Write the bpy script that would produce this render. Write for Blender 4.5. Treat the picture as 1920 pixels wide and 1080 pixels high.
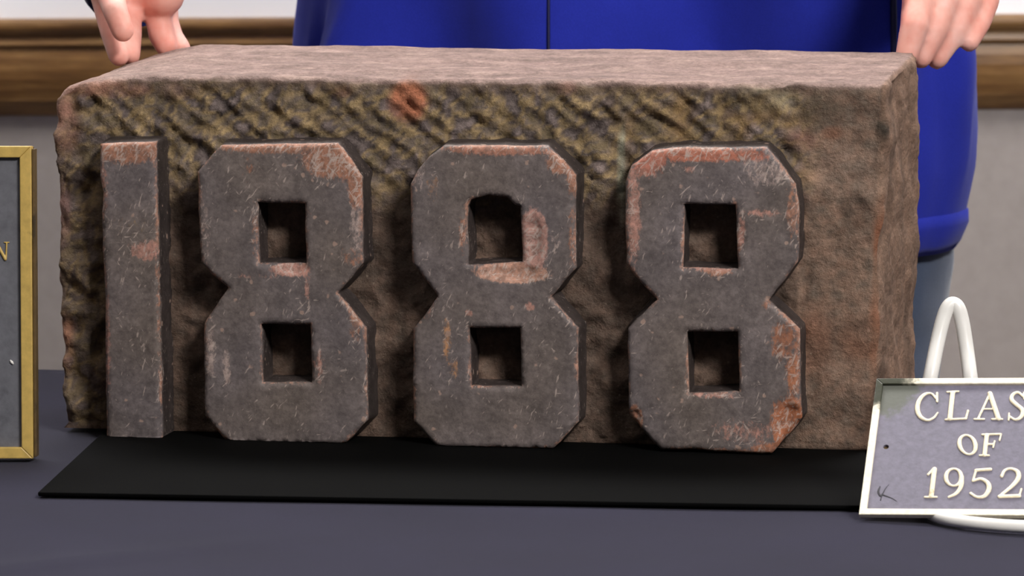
import bpy, bmesh, math, random
import numpy as np
from mathutils import Vector, Matrix, noise
from mathutils.geometry import delaunay_2d_cdt
random.seed(7)
for o in list(bpy.data.objects): bpy.data.objects.remove(o)
scene = bpy.context.scene
COL = scene.collection

# ------------------------------------------------------------------ camera
PHI = math.radians(8.0); FPX = 7000.0; DIST = 2.65
CAM = Vector((0.0, -DIST, 1.25))
FWD = Vector((0, math.cos(PHI), -math.sin(PHI))); RGT = Vector((1, 0, 0)); UPV = Vector((0, math.sin(PHI), math.cos(PHI)))
cam_data = bpy.data.cameras.new('camera'); cam = bpy.data.objects.new('camera', cam_data); COL.objects.link(cam)
cam.location = CAM; cam.rotation_euler = (math.pi/2 - PHI, 0, 0)
cam_data.sensor_width = 36; cam_data.lens = FPX/1920*36
cam_data.dof.use_dof = True; cam_data.dof.focus_distance = DIST; cam_data.dof.aperture_fstop = 15
cam_data.clip_start = 0.05
scene.camera = cam

# ------------------------------------------------------------------ light
scene.view_settings.view_transform = 'Standard'; scene.view_settings.look = 'None'
scene.view_settings.gamma = 1.0; scene.view_settings.use_curve_mapping = False
scene.view_settings.exposure = 0.0
world = bpy.data.worlds.new('world'); scene.world = world; world.use_nodes = True
world.node_tree.nodes['Background'].inputs[0].default_value = (1.0, 0.97, 0.95, 1)
world.node_tree.nodes['Background'].inputs[1].default_value = 0.07

def area_light(name, loc, target, sx, sy, power, colour=(1, 0.97, 0.94)):
    d = bpy.data.lights.new(name, 'AREA'); d.shape = 'RECTANGLE'; d.size = sx; d.size_y = sy
    d.energy = power; d.color = colour
    o = bpy.data.objects.new(name, d); COL.objects.link(o); o.location = loc
    o.rotation_euler = (Vector(target) - Vector(loc)).to_track_quat('-Z', 'Y').to_euler()
    return o
area_light('ceiling_panel_key', (1.35, -2.3, 2.95), (0.3, -0.5, 1.0), 0.9, 0.6, 150)
area_light('ceiling_panel_left', (-1.4, -0.9, 2.95), (-1.4, -0.9, 0), 1.2, 0.6, 8)
area_light('added_fill_back', (0.1, 1.0, 2.95), (0.1, 1.0, 0), 3.2, 0.6, 108)  # unseen fill, added to brighten the back wall and the stone's top

# ------------------------------------------------------------------ helpers
def S(r, g, b):
    def c(v):
        v /= 255.0
        return v/12.92 if v <= 0.04045 else ((v+0.055)/1.055)**2.4
    return (c(r), c(g), c(b))

def ray(px, py):
    return FWD + RGT*((px-960)/FPX) - UPV*((py-540)/FPX)
def U(px, py, d):
    v = ray(px, py); return CAM + v*(d/v.y)
def hit(px, py, P0, n):
    v = ray(px, py); return CAM + v*((P0-CAM).dot(n)/v.dot(n))

def link(name, me, mat=None, parent=None):
    o = bpy.data.objects.new(name, me); COL.objects.link(o)
    if mat: me.materials.append(mat)
    if parent: o.parent = parent
    return o
def tag(o, label, cat, group=None):
    o['label'] = label; o['category'] = cat
    if group: o['group'] = group
    return o
def empty(name, loc, label, cat):
    o = bpy.data.objects.new(name, None); COL.objects.link(o); o.location = loc
    bpy.context.view_layer.update()
    return tag(o, label, cat)
def structure(o): o['kind'] = 'structure'; return o
def wloc(o):
    l = Vector()
    while o: l += o.location; o = o.parent
    return l
def rel(pts, parent):
    if parent is None: return pts
    l = wloc(parent)
    return [Vector(p)-l for p in pts]
def mesh_from(name, verts, faces, mat=None, parent=None, smooth=True):
    me = bpy.data.meshes.new(name)
    me.from_pydata([tuple(v) for v in rel(verts, parent)], [], faces); me.validate(); me.update()
    if smooth: me.polygons.foreach_set('use_smooth', [True]*len(me.polygons))
    return link(name, me, mat, parent)
def from_bm(name, bm, mat=None, parent=None, smooth=True):
    if parent: bmesh.ops.translate(bm, verts=bm.verts, vec=-wloc(parent))
    bmesh.ops.recalc_face_normals(bm, faces=bm.faces)
    me = bpy.data.meshes.new(name); bm.to_mesh(me); bm.free()
    if smooth: me.polygons.foreach_set('use_smooth', [True]*len(me.polygons))
    return link(name, me, mat, parent)
def add_box(bm, M, sx, sy, sz, bevel=0.0):
    r = bmesh.ops.create_cube(bm, size=1.0, matrix=M @ Matrix.Diagonal((sx, sy, sz, 1)))
    vs = r['verts']
    if bevel:
        es = list({e for v in vs for e in v.link_edges})
        bmesh.ops.bevel(bm, geom=es, offset=bevel, segments=2, profile=0.5, affect='EDGES')
def tube(pts, radii, seg=16, cap=True):
    pts = [Vector(p) for p in pts]; n = len(pts)
    if not hasattr(radii, '__len__'): radii = [radii]*n
    V = []; Fc = []; up = None
    for i, p in enumerate(pts):
        t = (pts[min(i+1, n-1)]-pts[max(i-1, 0)]).normalized()
        if up is None:
            up = t.orthogonal().normalized()
        up = (up - t*up.dot(t)).normalized(); s = t.cross(up)
        for k in range(seg):
            a = 2*math.pi*k/seg
            V.append(p + (up*math.cos(a)+s*math.sin(a))*radii[i])
    for i in range(n-1):
        for k in range(seg):
            k2 = (k+1) % seg
            Fc.append((i*seg+k, i*seg+k2, (i+1)*seg+k2, (i+1)*seg+k))
    if cap:
        Fc.append(tuple(reversed(range(seg)))); Fc.append(tuple((n-1)*seg+k for k in range(seg)))
    return V, Fc
def catmull(pts, n=8):
    pts = [Vector(p) for p in pts]; out = []
    P = [pts[0]*2-pts[1]] + pts + [pts[-1]*2-pts[-2]]
    for i in range(1, len(P)-2):
        for k in range(n):
            t = k/n; a, b, c, d = P[i-1], P[i], P[i+1], P[i+2]
            out.append(0.5*((2*b)+(c-a)*t+(2*a-5*b+4*c-d)*t*t+(3*b-a-3*c+d)*t**3))
    out.append(pts[-1]); return out
def remeshed(name, verts, faces, voxel, smooth_iter, mat, parent=None):
    me = bpy.data.meshes.new('tmp'); me.from_pydata([tuple(v) for v in verts], [], faces); me.update()
    o = bpy.data.objects.new('tmp', me); COL.objects.link(o)
    r = o.modifiers.new('r', 'REMESH'); r.mode = 'VOXEL'; r.voxel_size = voxel
    if smooth_iter:
        s = o.modifiers.new('s', 'SMOOTH'); s.factor = 0.5; s.iterations = smooth_iter
    dg = bpy.context.evaluated_depsgraph_get()
    m2 = bpy.data.meshes.new_from_object(o.evaluated_get(dg)); m2.name = name
    bpy.data.objects.remove(o); bpy.data.meshes.remove(me)
    if parent: m2.transform(Matrix.Translation(-wloc(parent)))
    m2.polygons.foreach_set('use_smooth', [True]*len(m2.polygons))
    m2.materials.clear()
    return link(name, m2, mat, parent)
class Blob:
    """closed capsules gathered for one voxel remesh"""
    def __init__(s): s.V = []; s.F = []
    def cap(s, p1, r1, p2, r2, seg=14):
        p1 = Vector(p1); p2 = Vector(p2); t = (p2-p1)
        if t.length < 1e-6: t = Vector((0, 0, 1e-5))
        t.normalize(); a = t.orthogonal().normalized(); b = t.cross(a)
        rings = []
        for k in range(1, 6):
            th = math.pi/2*(1-k/5.0); rings.append((p1 - t*r1*math.sin(th), r1*math.cos(th)))
        for k in range(0, 5):
            th = math.pi/2*(k/5.0); rings.append((p2 + t*r2*math.sin(th), r2*math.cos(th)))
        base = len(s.V); s.V.append(p1-t*r1)
        for c, r in rings:
            for k in range(seg):
                an = 2*math.pi*k/seg; s.V.append(c+(a*math.cos(an)+b*math.sin(an))*r)
        s.V.append(p2+t*r2); end = len(s.V)-1
        for k in range(seg):
            k2 = (k+1) % seg
            s.F.append((base, base+1+k2, base+1+k))
            for i in range(len(rings)-1):
                q = base+1+i*seg
                s.F.append((q+k, q+k2, q+seg+k2, q+seg+k))
            q = base+1+(len(rings)-1)*seg
            s.F.append((q+k, q+k2, end))
    def chain(s, pts):
        for (a, ra), (b, rb) in zip(pts[:-1], pts[1:]): s.cap(a, ra, b, rb)

# ------------------------------------------------------------------ materials
def newmat(name, rough=0.7, spec=0.3, metal=0.0):
    m = bpy.data.materials.new(name); m.use_nodes = True
    b = m.node_tree.nodes['Principled BSDF']
    b.inputs['Roughness'].default_value = rough; b.inputs['Specular IOR Level'].default_value = spec
    b.inputs['Metallic'].default_value = metal
    return m, m.node_tree, b
def N(nt, typ, **kw):
    n = nt.nodes.new(typ)
    for k, v in kw.items():
        if hasattr(n, k): setattr(n, k, v)
        else: n.inputs[k].default_value = v
    return n
def coords(nt, scale=(1, 1, 1), rot=(0, 0, 0), kind='POINT'):
    t = N(nt, 'ShaderNodeTexCoord'); m = N(nt, 'ShaderNodeMapping', vector_type=kind)
    m.inputs['Scale'].default_value = scale; m.inputs['Rotation'].default_value = rot
    nt.links.new(t.outputs['Object'], m.inputs['Vector']); return m.outputs[0]
def noise_tex(nt, vec, scale, detail=4, rough=0.6):
    n = N(nt, 'ShaderNodeTexNoise'); n.inputs['Scale'].default_value = scale; n.inputs['Detail'].default_value = detail
    n.inputs['Roughness'].default_value = rough; nt.links.new(vec, n.inputs['Vector']); return n.outputs['Fac']
def ramp(nt, fac, stops):
    r = N(nt, 'ShaderNodeValToRGB'); e = r.color_ramp.elements
    while len(e) < len(stops): e.new(0.5)
    for i, (p, c) in enumerate(stops):
        e[i].position = p; e[i].color = (*c, 1) if len(c) == 3 else c
    nt.links.new(fac, r.inputs[0]); return r.outputs[0]
def mix(nt, fac, a, b, mode='MIX'):
    m = N(nt, 'ShaderNodeMix', data_type='RGBA', blend_type=mode)
    for s, v in ((m.inputs[0], fac), (m.inputs[6], a), (m.inputs[7], b)):
        if isinstance(v, (int, float)): s.default_value = v
        elif isinstance(v, tuple): s.default_value = (*v[:3], 1)
        else: nt.links.new(v, s)
    return m.outputs[2]
def bump(nt, b, h, strength=0.5, dist=0.002):
    n = N(nt, 'ShaderNodeBump'); n.inputs['Strength'].default_value = strength; n.inputs['Distance'].default_value = dist
    nt.links.new(h, n.inputs['Height']); nt.links.new(n.outputs[0], b.inputs['Normal'])
G = lambda v: (v, v, v)

def simple(name, col, rough=0.6, spec=0.3, metal=0.0, var=0.12, scale=30, bstr=0.0, bscale=200, bdist=0.001):
    m, nt, b = newmat(name, rough, spec, metal); v = coords(nt)
    f = noise_tex(nt, v, scale)
    c = ramp(nt, f, [(0.3, tuple(x*(1-var) for x in col)), (0.7, tuple(min(1, x*(1+var)) for x in col))])
    nt.links.new(c, b.inputs['Base Color'])
    if bstr: bump(nt, b, noise_tex(nt, v, bscale), bstr, bdist)
    return m

def stone_material(name, face):
    m, nt, b = newmat(name, 0.75 if not face else 0.55, 0.25)
    at = N(nt, 'ShaderNodeAttribute', attribute_name='tint').outputs['Color']
    wr = N(nt, 'ShaderNodeAttribute', attribute_name='wear').outputs['Fac']
    v = coords(nt)
    f1 = noise_tex(nt, v, 260, 6, 0.7); f2 = noise_tex(nt, v, 60, 5, 0.65)
    c = mix(nt, 1.0, at, ramp(nt, f1, [(0.25, G(0.62)), (0.75, G(1.38))]), 'MULTIPLY')
    c = mix(nt, 1.0, c, ramp(nt, f2, [(0.28, G(0.72)), (0.72, G(1.28))]), 'MULTIPLY')
    if face:
        # ragged worn orange along the arrises, pale scratches and pecks
        wn = N(nt, 'ShaderNodeMath', operation='ADD'); nt.links.new(wr, wn.inputs[0])
        nn = noise_tex(nt, coords(nt, (1, 1, .55), (0, .25, 0)), 330, 5, 0.75)
        sc = N(nt, 'ShaderNodeMath', operation='MULTIPLY_ADD'); nt.links.new(nn, sc.inputs[0]); sc.inputs[1].default_value = 1.9; sc.inputs[2].default_value = -0.98
        nt.links.new(sc.outputs[0], wn.inputs[1])
        k = ramp(nt, wn.outputs[0], [(0.36, G(0)), (0.66, G(.9))])
        wc = N(nt, 'ShaderNodeAttribute', attribute_name='wear_colour').outputs['Color']
        wc = mix(nt, 1.0, wc, ramp(nt, f1, [(0.3, G(0.6)), (0.68, G(1.45))]), 'MULTIPLY')
        wc = mix(nt, ramp(nt, noise_tex(nt, v, 150, 4, .7), [(0.5, G(0)), (0.62, G(.55))]), wc, S(112, 92, 84))
        c = mix(nt, k, c, wc)
        # scratches: thin stretched noise
        for rot, sc_, th in (((0, .3, 0), (1, 1, 4.5), .79), ((0, .75, 0), (1, 1, 5), .805), ((0, -.6, 0), (1, 1, 4), .825), ((0, 1.5, 0), (1, 1, 7), .825)):
            s1 = noise_tex(nt, coords(nt, sc_, rot, 'TEXTURE'), 480, 2, 0.5)
            mask = noise_tex(nt, coords(nt), 26, 3, 0.6)
            mm = N(nt, 'ShaderNodeMath', operation='MULTIPLY_ADD'); nt.links.new(mask, mm.inputs[0]); mm.inputs[1].default_value = .22; nt.links.new(s1, mm.inputs[2])
            ms = N(nt, 'ShaderNodeMath', operation='MULTIPLY_ADD'); nt.links.new(wr, ms.inputs[0]); ms.inputs[1].default_value = .12; nt.links.new(mm.outputs[0], ms.inputs[2])
            c = mix(nt, ramp(nt, ms.outputs[0], [(th, G(0)), (min(.99, th+.07), G(.6))]), c, S(190, 172, 162))
        vo = N(nt, 'ShaderNodeTexVoronoi'); vo.inputs['Scale'].default_value = 85; vo.inputs['Randomness'].default_value = 1
        nt.links.new(v, vo.inputs['Vector'])
        vm = N(nt, 'ShaderNodeMath', operation='MULTIPLY_ADD'); nt.links.new(noise_tex(nt, v, 120, 2), vm.inputs[0]); vm.inputs[1].default_value = -.9; vm.inputs[2].default_value = .47
        va = N(nt, 'ShaderNodeMath', operation='ADD'); nt.links.new(vm.outputs[0], va.inputs[0]); nt.links.new(vo.outputs['Distance'], va.inputs[1])
        c = mix(nt, ramp(nt, va.outputs[0], [(0.05, G(.6)), (0.11, G(0))]), c, S(180, 150, 134))
    else:
        vo = N(nt, 'ShaderNodeTexVoronoi'); vo.inputs['Scale'].default_value = 95
        nt.links.new(v, vo.inputs['Vector'])
        c = mix(nt, ramp(nt, vo.outputs['Distance'], [(0.05, G(.4)), (0.11, G(0))]), c, S(170, 150, 132))
    nt.links.new(c, b.inputs['Base Color'])
    h = N(nt, 'ShaderNodeMath', operation='ADD'); nt.links.new(f1, h.inputs[0]); nt.links.new(f2, h.inputs[1])
    bump(nt, b, h.outputs[0], 0.28 if face else 0.8, 0.0012 if face else 0.003)
    return m
M_FACE = stone_material('carved_sandstone_face', True)
M_ROUGH = stone_material('rough_sandstone', False)

def wood_material():
    m, nt, b = newmat('stained_oak', 0.35, 0.4)
    v = coords(nt, (0.9, 9, 9))
    f = noise_tex(nt, v, 7, 6, 0.65); f2 = noise_tex(nt, coords(nt, (2.5, 60, 60)), 6, 4, 0.6)
    c = ramp(nt, f, [(0.25, S(74, 48, 28)), (0.5, S(112, 80, 46)), (0.75, S(142, 108, 66))])
    c = mix(nt, 1.0, c, ramp(nt, f2, [(0.3, G(.75)), (0.7, G(1.15))]), 'MULTIPLY')
    nt.links.new(c, b.inputs['Base Color']); return m
M_WOOD = wood_material()

def two_tone_wall():
    # painted dado below the rail, white above it: a real change of paint at the rail's height
    m, nt, b = newmat('painted_wall', 0.8, 0.2)
    t = N(nt, 'ShaderNodeTexCoord'); s = N(nt, 'ShaderNodeSeparateXYZ'); nt.links.new(t.outputs['Object'], s.inputs[0])
    g = N(nt, 'ShaderNodeMath', operation='GREATER_THAN'); nt.links.new(s.outputs['Z'], g.inputs[0]); g.inputs[1].default_value = RAIL_Z
    f = noise_tex(nt, coords(nt), 60)
    lo = ramp(nt, f, [(0.3, S(148, 140, 136)), (0.7, S(156, 148, 144))])
    c = mix(nt, g.outputs[0], lo, S(240, 240, 244)); nt.links.new(c, b.inputs['Base Color'])
    bump(nt, b, noise_tex(nt, coords(nt), 500), 0.1, 0.001)
    return m

def fabric(name, col, rough=0.85, sheen=0.3, wscale=900, var=0.12):
    m, nt, b = newmat(name, rough, 0.06); v = coords(nt)
    f = noise_tex(nt, v, wscale, 2); f2 = noise_tex(nt, v, 9, 4)
    c = mix(nt, 1.0, tuple(col), ramp(nt, f, [(0.3, G(1-var)), (0.7, G(1+var))]), 'MULTIPLY')
    c = mix(nt, 1.0, c, ramp(nt, f2, [(0.3, G(.88)), (0.7, G(1.12))]), 'MULTIPLY')
    nt.links.new(c, b.inputs['Base Color']); b.inputs['Sheen Weight'].default_value = sheen
    bump(nt, b, f, 0.25, 0.0006); return m
M_CLOTH = fabric('navy_tablecloth', S(28, 26, 45), sheen=0.1)
M_MAT = fabric('black_felt', S(4, 4, 4), sheen=0.0)
M_JACKET = fabric('royal_blue_fleece', S(38, 48, 158), sheen=0.1)
M_CUFF = fabric('navy_cuff', S(30, 36, 92), sheen=0.1)
M_ZIP = simple('dark_zip', S(22, 24, 70), 0.5)
M_JEANS = fabric('faded_denim', S(72, 83, 106), wscale=1400, var=0.25)
M_TABLE = simple('table_laminate', S(150, 140, 130), 0.5)
M_WHITE = simple('white_coated_wire', S(240, 237, 232), 0.35, 0.5, var=0.02)
M_FLOOR = simple('carpet_floor', S(110, 104, 100), 0.9, var=0.2, scale=80, bstr=0.4)
M_CEIL = simple('ceiling_white', S(235, 235, 232), 0.9, var=0.03)
M_HOLE = simple('dark_hole', S(18, 15, 15), 0.9)

def skin_material():
    m, nt, b = newmat('skin', 0.5, 0.35); v = coords(nt)
    c = ramp(nt, noise_tex(nt, v, 38, 3), [(0.3, S(228, 150, 134)), (0.55, S(238, 176, 162)), (0.75, S(244, 196, 186))])
    nt.links.new(c, b.inputs['Base Color']); b.inputs['Subsurface Weight'].default_value = 0.12
    b.inputs['Subsurface Radius'].default_value = (0.008, 0.003, 0.002); b.inputs['Subsurface Scale'].default_value = 1.0
    bump(nt, b, noise_tex(nt, v, 260, 4), 0.15, 0.001); return m
M_SKIN = skin_material()

def patina(name, base, dark, amount, rough, metal=0.0, scale=22, detail=6):
    m, nt, b = newmat(name, rough, 0.5, metal); v = coords(nt)
    f = noise_tex(nt, v, scale, detail, 0.7); f2 = noise_tex(nt, v, scale*7, 4, 0.6)
    c = mix(nt, ramp(nt, f, [(amount, G(0)), (min(.99, amount+0.12), G(1))]), tuple(base), tuple(dark))
    c = mix(nt, 1.0, c, ramp(nt, f2, [(0.3, G(.85)), (0.7, G(1.12))]), 'MULTIPLY')
    nt.links.new(c, b.inputs['Base Color']); bump(nt, b, f2, 0.3, 0.0006); return m
M_GOLD = patina('worn_gold_frame', S(200, 168, 92), S(95, 85, 45), 0.62, 0.45)
M_PANEL = patina('grey_bronze_panel', S(104, 104, 110), S(86, 86, 92), 0.55, 0.5)
M_BACK = patina('dark_bronze_edge', S(96, 76, 44), S(60, 48, 30), 0.5, 0.5)
M_PLAQUE = patina('tarnished_plaque_field', S(116, 112, 127), S(92, 95, 104), 0.6, 0.5, scale=30)
M_RIM = patina('brass_rim', S(255, 246, 222), S(110, 98, 64), 0.66, 0.35, scale=45)
M_LETTER = patina('brass_letter', S(255, 242, 212), S(186, 146, 92), 0.62, 0.35, scale=70)
M_SCRATCH = simple('dark_scrawl', S(66, 64, 70), 0.7)

# ------------------------------------------------------------------ room
YAW = math.radians(9.0)
EX = Vector((math.cos(YAW), -math.sin(YAW), 0)); EY = Vector((math.sin(YAW), math.cos(YAW), 0)); EZ = Vector((0, 0, 1))
P1 = U(928, 560, DIST)                       # a point on the numerals' front plane
RELIEF = 0.030
P0 = P1 + EY*RELIEF                          # the carved ground behind them
TABLE_Z = hit(1400, 865, P1, EY).z           # cloth height under the stone
WALL_D = 4.4; WYAW = math.radians(4.0)
WX = Vector((math.cos(WYAW), math.sin(WYAW), 0)); WN = Vector((math.sin(WYAW), -math.cos(WYAW), 0))
WP = U(960, 125, WALL_D); WP.z = 0
RAIL_Z = hit(960, 120, WP, WN).z

M_WALL = two_tone_wall()
bm = bmesh.new()
Mw = Matrix.Translation(WP + Vector((0, 0, 1.5)) - WN*0.06) @ Matrix.Rotation(WYAW, 4, 'Z')
add_box(bm, Mw, 7, 0.12, 3.0)
structure(from_bm('wall_back', bm, M_WALL, smooth=False))
bm = bmesh.new(); add_box(bm, Matrix.Translation((0, -0.2, -0.05)), 7, 7, 0.1); structure(from_bm('floor', bm, M_FLOOR, smooth=False))
bm = bmesh.new(); add_box(bm, Matrix.Translation((0, -0.2, 3.06)), 7, 7, 0.1); structure(from_bm('ceiling', bm, M_CEIL, smooth=False))

def profile_run(name, prof, mat, length=6.6, parent=None):
    V = []; F = []
    for s in (-1, 1):
        for (out, z) in prof: V.append(Vector((WP.x, WP.y, 0)) + WX*(s*length/2) + WN*out + Vector((0, 0, z)))
    n = len(prof)
    for i in range(n):
        j = (i+1) % n; F.append((i, j, n+j, n+i))
    F.append(tuple(range(n))); F.append(tuple(reversed(range(n, 2*n))))
    bm = bmesh.new(); me = bpy.data.meshes.new('t'); me.from_pydata([tuple(v) for v in V], [], F); bm.from_mesh(me); bpy.data.meshes.remove(me)
    return from_bm(name, bm, mat, parent, smooth=False)
def wz(y): return hit(960, y, WP + WN*0.02, WN).z
# rail: moulded cap, cove, board, lower bead
zt, z1, z2, z3, zb = wz(32), wz(62), wz(82), wz(188), wz(214)
def bead(z0, z1_, o, b, n=6):
    return [(o + b*math.sin(math.pi*k/n), z0+(z1_-z0)*k/n) for k in range(n+1)]
rail = [(0.0, zb), (0.003, zb+0.001), (0.006, zb+0.006), (0.013, z3-0.001), (0.015, z3+0.003)] + [(0.015+0.004*math.sin(math.pi*k/5), z3+0.004+(z2-z3-0.008)*k/5) for k in range(6)] \
     + [(0.0155, z2-0.002), (0.018, z2+0.001)] + [(0.018-0.002*math.sin(math.pi/2*k/4), z2+0.002+(z1-z2-0.003)*k/4) for k in range(5)] \
     + [(0.0185+0.003*math.sin(math.pi*k/6), z1+0.001+(zt-z1-0.001)*k/6) for k in range(7)] + [(0.0, zt)]
structure(profile_run('trim_1', rail, M_WOOD))
structure(profile_run('baseboard_back', [(0, 0), (0.016, 0), (0.016, 0.09), (0.008, 0.11), (0, 0.11)], M_WOOD))

# ------------------------------------------------------------------ table and cloth
TBACK = U(92, 694, DIST); 
def on_table(px, py): return hit(px, py, Vector((0, 0, TABLE_Z)), EZ)
tb = on_table(92, 694)
T_LEN, T_DEP = 2.2, 0.92
tc = tb + EX*0.62 - EY*(T_DEP/2)
TR = Matrix.Translation(tc) @ Matrix.Rotation(-YAW, 4, 'Z')
table = empty('folding_table', (tc.x, tc.y, 0), 'long table hidden under the navy tablecloth', 'table')
bm = bmesh.new(); add_box(bm, TR @ Matrix.Translation((0, 0, -0.018)), T_LEN-0.01, T_DEP-0.01, 0.026, 0.004); from_bm('tabletop', bm, M_TABLE, table)
for sx in (-1, 1):
    for sy in (-1, 1):
        a = TR @ Vector((sx*(T_LEN/2-0.15), sy*(T_DEP/2-0.1), -0.03)); b = Vector((a.x, a.y, 0.0))
        V, F = tube([a, b], 0.016, 12); mesh_from('leg', V, F, M_BACK, table)
# cloth: dense top with slight ripples, skirts hanging
NX, NY = 130, 60
V = []; F = []; idx = {}
def prof(n, L, drop):          # parameter along: skirt, top, skirt -> (offset, z)
    out = []
    for k in range(7): out.append((-L/2-0.004, -drop*(1-k/7)))
    for k in range(n+1): out.append((-L/2+L*k/n, 0.0))
    for k in range(7): out.append((L/2+0.004, -drop*((k+1)/7)))
    return out
px_, py_ = prof(NX, T_LEN, 0.35), prof(NY, T_DEP, 0.35)
for i, (x, zx) in enumerate(px_):
    for j, (y, zy) in enumerate(py_):
        z = min(zx, zy)
        lx, ly = x, y
        if z < 0:
            w = 0.018*math.sin(x*21+y*17)*(-z/0.35)
            if zx <= zy: lx += math.copysign(abs(w)+0.02*(-z), x)
            if zy <= zx: ly += math.copysign(abs(w)+0.02*(-z), y)
        else:
            z += 0.0010*noise.noise(Vector((x*7, y*7, 3.1)))
            # a soft crease running in from the front left
            p = on_table(95, 1056); q = TR.inverted() @ p
            dx, dy = x-q.x, y-q.y; d = -dx*0.60+dy*0.80; l = dx*0.8+dy*0.6
            z += 0.0028*math.exp(-(d/0.010)**2)*math.exp(-(l/0.10)**2)
        idx[i, j] = len(V); V.append(TR @ Vector((lx, ly, z)))
for i in range(len(px_)-1):
    for j in range(len(py_)-1): F.append((idx[i, j], idx[i+1, j], idx[i+1, j+1], idx[i, j+1]))
cl = mesh_from('tablecloth', V, F, M_CLOTH)
tag(cl, 'navy blue tablecloth spread over the table under the carved stone', 'tablecloth')

# black mat under the stone
ma, mb = on_table(1110, 945), on_table(1600, 953)
mx = (mb-ma).normalized(); my = Vector((-mx.y, mx.x, 0))
mo = on_table(1628, 961)
bm = bmesh.new()
Mm = Matrix(((mx.x, my.x, 0, 0), (mx.y, my.y, 0, 0), (0, 0, 1, 0), (0, 0, 0, 1)))
cen = mo - mx*0.28 + my*0.18; cen.z = TABLE_Z + 0.0032
add_box(bm, Matrix.Translation(cen) @ Mm, 0.56, 0.36, 0.003, 0.0009)
tag(from_bm('felt_mat', bm, M_MAT), 'thin black mat on the tablecloth beneath the carved stone', 'mat')
STONE_Z = TABLE_Z + 0.0048

# ------------------------------------------------------------------ the carved stone
stone = empty('carved_datestone', tuple((P0+EY*0.08).xy)+(STONE_Z,), 'reddish brown sandstone block carved in raised numerals with the year 1888', 'carved stone')
def loc0(px, py, P=P0): h = hit(px, py, P, EY)-P0; return h.dot(EX), h.dot(EZ)     # local x, z on a plane parallel to the face
def world_of(x, z, y): return P0 + EX*x + EZ*z + EY*y                              # y > 0 goes into the block
DEPTH = 0.15
zbot = STONE_Z - P0.z
xl_t, _ = loc0(104, 166); _, zt_f = loc0(900, 150); xl_b, _ = loc0(120, 800)
xr_t, _ = loc0(1662, 200); xr_b, _ = loc0(1632, 850)
PB = P0 + EY*DEPTH
xrb_t, _ = loc0(1727, 91, PB); _, zt_b = loc0(800, 87, PB); xrb_b, _ = loc0(1716, 700, PB)
def sstep(a, b, v):
    t = min(1, max(0, (v-a)/(b-a))); return t*t*(3-2*t)
def fbm(p, o=4, l=2.1, g=0.5):
    s = 0; a = 1
    for _ in range(o): s += a*noise.noise(p); p = p*l; a *= g
    return s
chip_prof = [(loc0(px, 200)[0], dpx*0.00038) for px, dpx in ((90, 120), (105, 95), (112, 80), (120, 62), (150, 40), (200, 20), (250, 8), (290, 1), (340, 0))]
def chip(x):
    if x <= chip_prof[0][0]: return chip_prof[0][1]
    for (a, da), (b, db) in zip(chip_prof[:-1], chip_prof[1:]):
        if x <= b: return da+(db-da)*(x-a)/(b-a)
    return 0.0
PX = 0.000381
def blobw(px, pz, lst):      # strongest coloured patch at a local point
    best = 0; col = None
    for (cx, cy, rx, ry, st, c) in lst:
        x, z = loc0(cx, cy, lst_plane); d = ((px-x)/(rx*PX))**2 + ((pz-z)/(ry*PX))**2
        w = st*math.exp(-d*d*0.7)
        if w > best: best = w; col = c
    return best, col
ORANGE = S(162, 114, 92); SALMON = S(178, 132, 118); PALE = S(172, 152, 144); RUST = S(146, 94, 68)
# block as a warped, rounded, displaced box
W0 = xr_t-xl_t; H0 = zt_f-zbot
nx, nz, ny = 250, 120, 46
bv = {}; BV = []; BF = []
def bvert(i, j, k):
    key = (i, j, k)
    if key not in bv: bv[key] = len(BV); BV.append((i/nx, j/nz, k/ny, i, j, k))
    return bv[key]
for i in range(nx):
    for j in range(nz):
        BF.append((bvert(i, j, 0), bvert(i+1, j, 0), bvert(i+1, j+1, 0), bvert(i, j+1, 0)))
        BF.append((bvert(i, j, ny), bvert(i, j+1, ny), bvert(i+1, j+1, ny), bvert(i+1, j, ny)))
for i in range(nx):
    for k in range(ny):
        BF.append((bvert(i, nz, k), bvert(i+1, nz, k), bvert(i+1, nz, k+1), bvert(i, nz, k+1)))
        BF.append((bvert(i, 0, k), bvert(i, 0, k+1), bvert(i+1, 0, k+1), bvert(i+1, 0, k)))
for j in range(nz):
    for k in range(ny):
        BF.append((bvert(0, j, k), bvert(0, j+1, k), bvert(0, j+1, k+1), bvert(0, j, k+1)))
        BF.append((bvert(nx, j, k), bvert(nx, j, k+1), bvert(nx, j+1, k+1), bvert(nx, j+1, k)))
MOSS = [S(122, 106, 82), S(106, 94, 88), S(160, 136, 98), S(80, 70, 67), S(124, 110, 106)]
lst_plane = P0
ground_blobs = [(765, 190, 30, 32, 2.2, S(184, 118, 88)), (1655, 440, 16, 60, .9, RUST), (1640, 620, 12, 70, .7, RUST), (1610, 640, 40, 40, .5, RUST), (1520, 640, 40, 60, .55, RUST),
    (118, 400, 14, 60, .9, S(168, 130, 122)), (125, 640, 14, 50, 1.0, ORANGE), (122, 230, 26, 50, 1.0, S(160, 118, 102)), (200, 168, 80, 14, .9, S(172, 124, 104)),
    (1500, 265, 26, 18, .8, S(140, 98, 84)), (1560, 250, 18, 12, .7, RUST), (1060, 165, 20, 10, .6, SALMON), (330, 172, 40, 14, .6, S(150, 118, 104)), (640, 172, 20, 10, .5, ORANGE),
    (1166, 325, 7, 80, 1.3, S(160, 160, 140)), (1600, 325, 60, 45, .55, S(146, 126, 112)), (1540, 205, 40, 30, .7, S(78, 70, 58)), (1600, 385, 26, 18, .8, S(74, 62, 54)), (1652, 240, 9, 34, .9, S(62, 54, 46)), (1430, 185, 60, 22, .6, S(150, 138, 112)), (1690, 180, 12, 24, .8, ORANGE)]
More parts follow.
